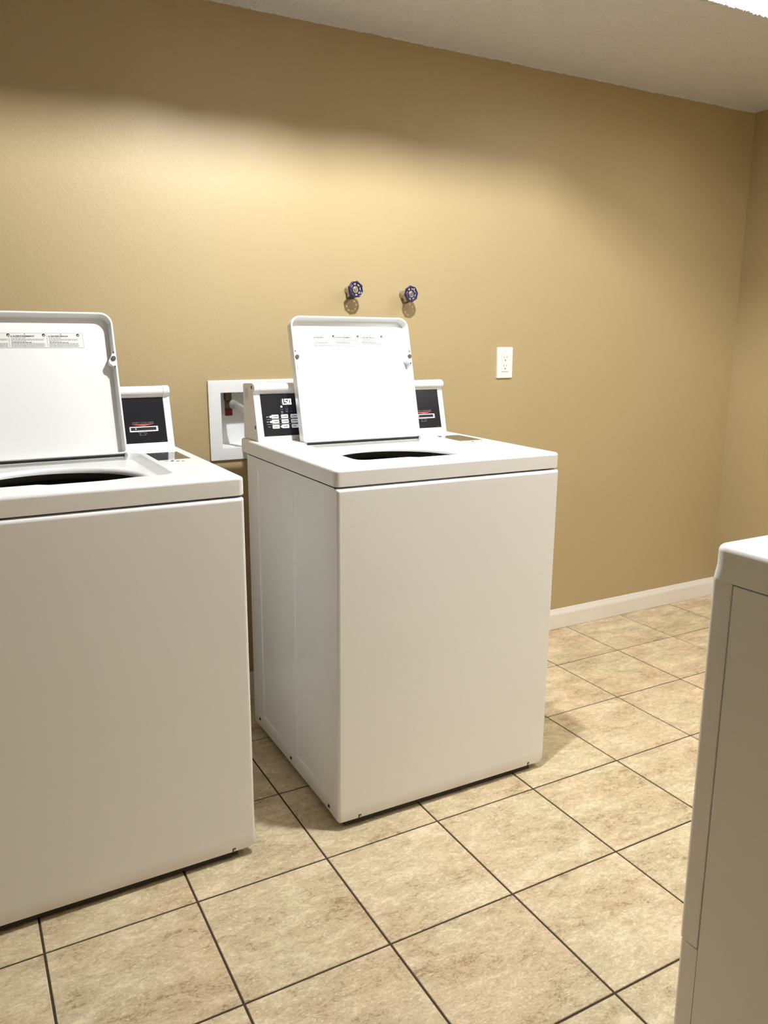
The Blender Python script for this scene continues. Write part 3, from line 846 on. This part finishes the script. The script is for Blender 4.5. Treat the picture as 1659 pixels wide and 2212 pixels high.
bmesh.ops.bevel(bm, geom=[e for e in bm.edges if all(abs(v.co.y + 0.0380) < 1e-5 for v in e.verts)], offset=0.0022, segments=2, affect='EDGES', profile=0.5)
build('front_panel', bm, E, t, smooth=35)
bm = bmesh.new(); add_box(bm, 0.0030, DW - 0.0030, -0.0380, -0.0028, 0.020, 0.2508)
bmesh.ops.bevel(bm, geom=[e for e in bm.edges if all(abs(v.co.y + 0.0028) < 1e-5 for v in e.verts)], offset=0.008, segments=4, affect='EDGES', profile=0.5)
build('toe_panel', bm, E, t, smooth=35)
bm = bmesh.new(); add_box(bm, 0.0008, 0.012, -DD + 0.02, -0.0402, 0.020, 0.8570, 0.0016, 2)
build('side_panel', bm, E, t, smooth=35)
bm = bmesh.new(); add_box(bm, DW - 0.012, DW, -DD + 0.02, -0.0392, 0.020, 0.8586, 0.0012, 2)
build('side_panel', bm, E, t, smooth=35)
bm = bmesh.new(); add_box(bm, 0.013, DW - 0.013, -DD + 0.012, -0.036, 0.03, 0.86); build('inner_cabinet', bm, M['zinc'], t)
bm = bmesh.new()
loft(bm, [[(x, y, z) for x, z in rrect(0.13, DW - 0.13, 0.34, 0.76, 0.05, 6)] for y in (-0.0025,)] + [[(x, 0.012, z) for x, z in rrect(0.13, DW - 0.13, 0.34, 0.76, 0.05, 6)], [(x, 0.018, z) for x, z in rrect(0.14, DW - 0.14, 0.35, 0.75, 0.045, 6)]], close_last=True)
dr = build('door', bm, E, t, smooth=35)
bm = bmesh.new(); add_box(bm, DW - 0.16, DW - 0.145, 0.016, 0.024, 0.50, 0.60, 0.003, 2); build('door_pull', bm, M['plastic'], dr)
for x, y in ((0.06, -0.06), (DW - 0.06, -0.06), (0.06, -DD + 0.07), (DW - 0.06, -DD + 0.07)):
    bm = bmesh.new(); add_cyl(bm, (x, y, 0.0004), (x, y, 0.010), 0.019, 0.016); add_cyl(bm, (x, y, 0.01), (x, y, 0.035), 0.006, seg=12); build('leveling_foot', bm, M['foot'], t, smooth=40)

# ------------------------------------------------------------------ washer supply box in the wall, and the hose
t = thing('outlet_box', 'white recessed washer supply box in the wall behind the display washer', 'supply box', (0, YB, 0))
fx0, fx1, fz0, fz1 = 0.6553, 0.966, 0.8245, 1.0765
ox0, ox1, oz0, oz1 = 0.6945, 0.9255, 0.8635, 1.0380
bm = bmesh.new()
def fl(x0, x1, z0, z1, y, r=0.003): return [(x, y, z) for x, z in rrect(x0, x1, z0, z1, r, 3)]
loft(bm, [fl(fx0, fx1, fz0, fz1, -0.0002), fl(fx0, fx1, fz0, fz1, -0.0065), fl(fx0 + 0.002, fx1 - 0.002, fz0 + 0.002, fz1 - 0.002, -0.0082), fl(ox0 - 0.002, ox1 + 0.002, oz0 - 0.002, oz1 + 0.002, -0.0082), fl(ox0, ox1, oz0, oz1, -0.0070), fl(ox0, ox1, oz0, oz1, 0.004)])
build('faceplate', bm, M['boxplastic'], t, smooth=35)
bm = bmesh.new()
e = 0.0015
loft(bm, [fl(ox0 - e, ox1 + e, oz0 - e, oz1 + e, -0.004), fl(ox0 + e, ox1 - e, oz0 + e, oz1 - e, 0.085)], close_last=True)
build('box_shell', bm, M['boxplastic'], t)
for vx, part in ((0.7335, 'hot'), (0.8850, 'cold')):
    bm = bmesh.new()
    add_cyl(bm, (vx, 0.045, 1.0365), (vx, 0.045, 1.012), 0.0125, seg=6); add_cyl(bm, (vx, 0.045, 1.014), (vx, 0.045, 0.985), 0.0105)
    add_cyl(bm, (vx, 0.045, 1.001), (vx, 0.020, 1.001), 0.0100)
    v_ = build('supply_valve', bm, M['brass'], t, smooth=40)
    bm = bmesh.new(); add_box(bm, vx - 0.0125, vx + 0.0125, 0.038, 0.043, 0.961, 0.988, 0.002, 1)
    lv = build('valve_lever', bm, M['redhandle'] if part == 'hot' else M['blue'], v_)
t = thing('supply_hose', 'braided steel hose curving from the wall box towards the display washer', 'hose', (0.7345, YB + 0.020, 1.0005))
base = Vector((0.7335, YB + 0.020, 1.001))
def bez(p, n=28):
    p = [Vector(q) for q in p]
    return [p[0] * (1 - s) ** 3 + p[1] * 3 * s * (1 - s) ** 2 + p[2] * 3 * s * s * (1 - s) + p[3] * s ** 3 for s in [i / n for i in range(n + 1)]]
path = bez(((0.737, YB + 0.012, 1.0005), (0.754, YB - 0.018, 1.000), (0.776, 0.872, 0.978), (0.788, 0.832, 0.905))) + bez(((0.788, 0.832, 0.905), (0.799, 0.795, 0.838), (0.82, 0.765, 0.80), (0.85, 0.7185, 0.79)))[1:]
off = Vector(t.location)
bm = bmesh.new(); add_tube(bm, [p - off for p in path], 0.0095, 16); build('braided_hose', bm, M['braid'], t, smooth=60)
bm = bmesh.new()
d = (path[2] - path[0]).normalized()
p0 = path[0] - off
add_cyl(bm, p0 + d * 0.001, p0 + d * 0.004, 0.0145, seg=18); add_cyl(bm, p0 + d * 0.004, p0 + d * 0.014, 0.0135, 0.0120, seg=18); add_cyl(bm, p0 + d * 0.014, p0 + d * 0.024, 0.0100, 0.0090, seg=18)
build('hose_nut', bm, plain('grey_nut', (0.34, 0.34, 0.34, 1), 0.4, metal=0.3), t, smooth=40)

# ------------------------------------------------------------------ two wall valves with blue handwheels
def make_valve():
    t = thing('wall_valve', 'blue-wheeled valve', 'valve')
    bm = bmesh.new()         # body: local -y points into the room
    add_cyl(bm, (0, 0.004, 0), (0, -0.0025, 0), 0.0142, seg=24)
    add_cyl(bm, (0, -0.003, 0), (0, -0.016, 0), 0.0135, 0.0125, seg=20)
    add_cyl(bm, (0, -0.014, 0), (0, -0.026, 0), 0.0150, seg=6)
    add_cyl(bm, (0, -0.012, -0.006), (0, -0.014, -0.024), 0.0105, 0.0100, seg=18)
    body = build('valve_body', bm, M['nickel'], t, smooth=40)
    bm = bmesh.new(); add_cyl(bm, (0, -0.0138, -0.0235), (0, -0.0145, -0.029), 0.0118, 0.0112, seg=18); build('outlet_ring', bm, M['darkmetal'], body, smooth=40)
    bm = bmesh.new(); add_cyl(bm, (0, -0.026, 0), (0, -0.034, 0), 0.0095, 0.0080, seg=8); build('bonnet', bm, M['nickel'], t, smooth=25)
    bm = bmesh.new(); add_cyl(bm, (0, -0.034, 0), (0, -0.047, 0), 0.0032, seg=12); build('stem', bm, M['zinc'], t, smooth=40)
    # wheel: lobed rim, eight spokes, inner ring
    bm = bmesh.new()
    N = 64
    rim = []
    for i in range(N):
        a = 2 * PI * i / N
        dev = ((a + 0.25) % (PI / 4)) - PI / 8
        r = 0.0246 * math.cos(PI / 8) / math.cos(dev) - 0.0004 * math.cos(8 * dev)
        row = []
        for k in range(8):
            b_ = 2 * PI * k / 8
            rr = r + 0.0034 * math.cos(b_)
            row.append(bm.verts.new((rr * math.cos(a), -0.045 + 0.0032 * math.sin(b_), rr * math.sin(a))))
        rim.append(row)
    for i in range(N):
        for k in range(8):
            bm.faces.new((rim[i][k], rim[i][(k + 1) % 8], rim[(i + 1) % N][(k + 1) % 8], rim[(i + 1) % N][k]))
    ring_ = []
    for i in range(32):
        a = 2 * PI * i / 32
        row = [bm.verts.new(((0.0125 + 0.0019 * math.cos(2 * PI * k / 8)) * math.cos(a), -0.0455 + 0.0024 * math.sin(2 * PI * k / 8), (0.0125 + 0.0019 * math.cos(2 * PI * k / 8)) * math.sin(a))) for k in range(8)]
        ring_.append(row)
    for i in range(32):
        for k in range(8):
            bm.faces.new((ring_[i][k], ring_[i][(k + 1) % 8], ring_[(i + 1) % 32][(k + 1) % 8], ring_[(i + 1) % 32][k]))
    for i in range(8):
        a = 2 * PI * i / 8 - 0.25 + PI / 8 + PI / 8
        c = Vector((math.cos(a), 0, math.sin(a)))
        add_cyl(bm, c * 0.013 + Vector((0, -0.0455, 0)), c * 0.0225 + Vector((0, -0.045, 0)), 0.0025, 0.0032, 8)
    wh = build('handwheel', bm, M['blue'], t, smooth=50)
    bm = bmesh.new(); add_cyl(bm, (0, -0.0415, 0), (0, -0.0445, 0), 0.0110, seg=24); build('wheel_hub', bm, M['chrome'], wh, smooth=40)
    bm = bmesh.new(); add_cyl(bm, (0, -0.0445, 0), (0, -0.0490, 0), 0.0066, 0.0058, seg=16)
    hs = build('hub_screw', bm, M['zinc'], wh, smooth=40)
    bm = bmesh.new(); add_box(bm, -0.0055, 0.0055, -0.0494, -0.0488, -0.0007, 0.0007)
    for v in bm.verts: v.co = Matrix.Rotation(-0.9, 3, 'Y') @ v.co
    build('screw_slot', bm, M['ink'], wh)
    for o in [c for c in t.children_recursive]:
        for v in o.data.vertices: v.co.y *= 1.2
    return t
v1 = make_valve(); v2 = copy_tree(v1)
v1.location = (1.1475, YB, 1.3620); v2.location = (1.3560, YB, 1.3535)
v1.rotation_euler = (0, 0, 0); v2.rotation_euler = (0, R_(-22), R_(3))
v1['label'] = 'left of the two blue handwheel valves on the tan wall'
v2['label'] = 'right of the two blue handwheel valves, nearer the power outlet'
for v in (v1, v2): v['group'] = 'blue handwheel valves on the wall'

# ------------------------------------------------------------------ power outlet
t = thing('power_outlet', 'white rectangular power outlet on the tan wall right of the valves', 'outlet', (1.8003, YB, 1.1172))
bm = bmesh.new()
def pl(w, h, y, r=0.003): return [(x, y, z) for x, z in rrect(-w / 2, w / 2, -h / 2, h / 2, r, 3)]
loft(bm, [pl(0.0715, 0.1150, 0), pl(0.0715, 0.1150, -0.0042), pl(0.0695, 0.1130, -0.0062), pl(0.0340, 0.0670, -0.0064, 0.0015), pl(0.0340, 0.0670, -0.0020, 0.0015)])
build('cover_plate', bm, M['plastic'], t, smooth=35)
bm = bmesh.new(); loft(bm, [pl(0.0330, 0.0660, -0.001, 0.0015), pl(0.0330, 0.0660, -0.0078, 0.0015), pl(0.0322, 0.0652, -0.0084, 0.0012)], close_last=True)
rcp = build('receptacle', bm, M['plastic'], t, smooth=35)
for zc in (0.0175, -0.0135):
    for x, h in ((-0.0065, 0.0088), (0.0065, 0.0072)):
        bm = bmesh.new(); add_box(bm, x - 0.0009, x + 0.0009, -0.0087, -0.0083, zc - h / 2 + 0.003, zc + h / 2 + 0.003); build('blade_slot', bm, M['inkgrey'], rcp)
    bm = bmesh.new(); add_cyl(bm, (0.0, -0.0082, zc - 0.0085), (0.0, -0.0087, zc - 0.0085), 0.0024, seg=12); build('ground_hole', bm, M['ink'], rcp)
bm = bmesh.new(); add_box(bm, -0.006, 0.006, -0.0096, -0.0082, 0.0005, 0.0030, 0.0004, 1); build('reset_button', bm, M['plastic'], rcp)
for z in (0.0485, -0.0485):
    bm = bmesh.new(); add_cyl(bm, (0, -0.0060, z), (0, -0.0070, z), 0.0030, 0.0024, 12); build('screw', bm, M['plastic'], t, smooth=40)

bpy.context.view_layer.update()
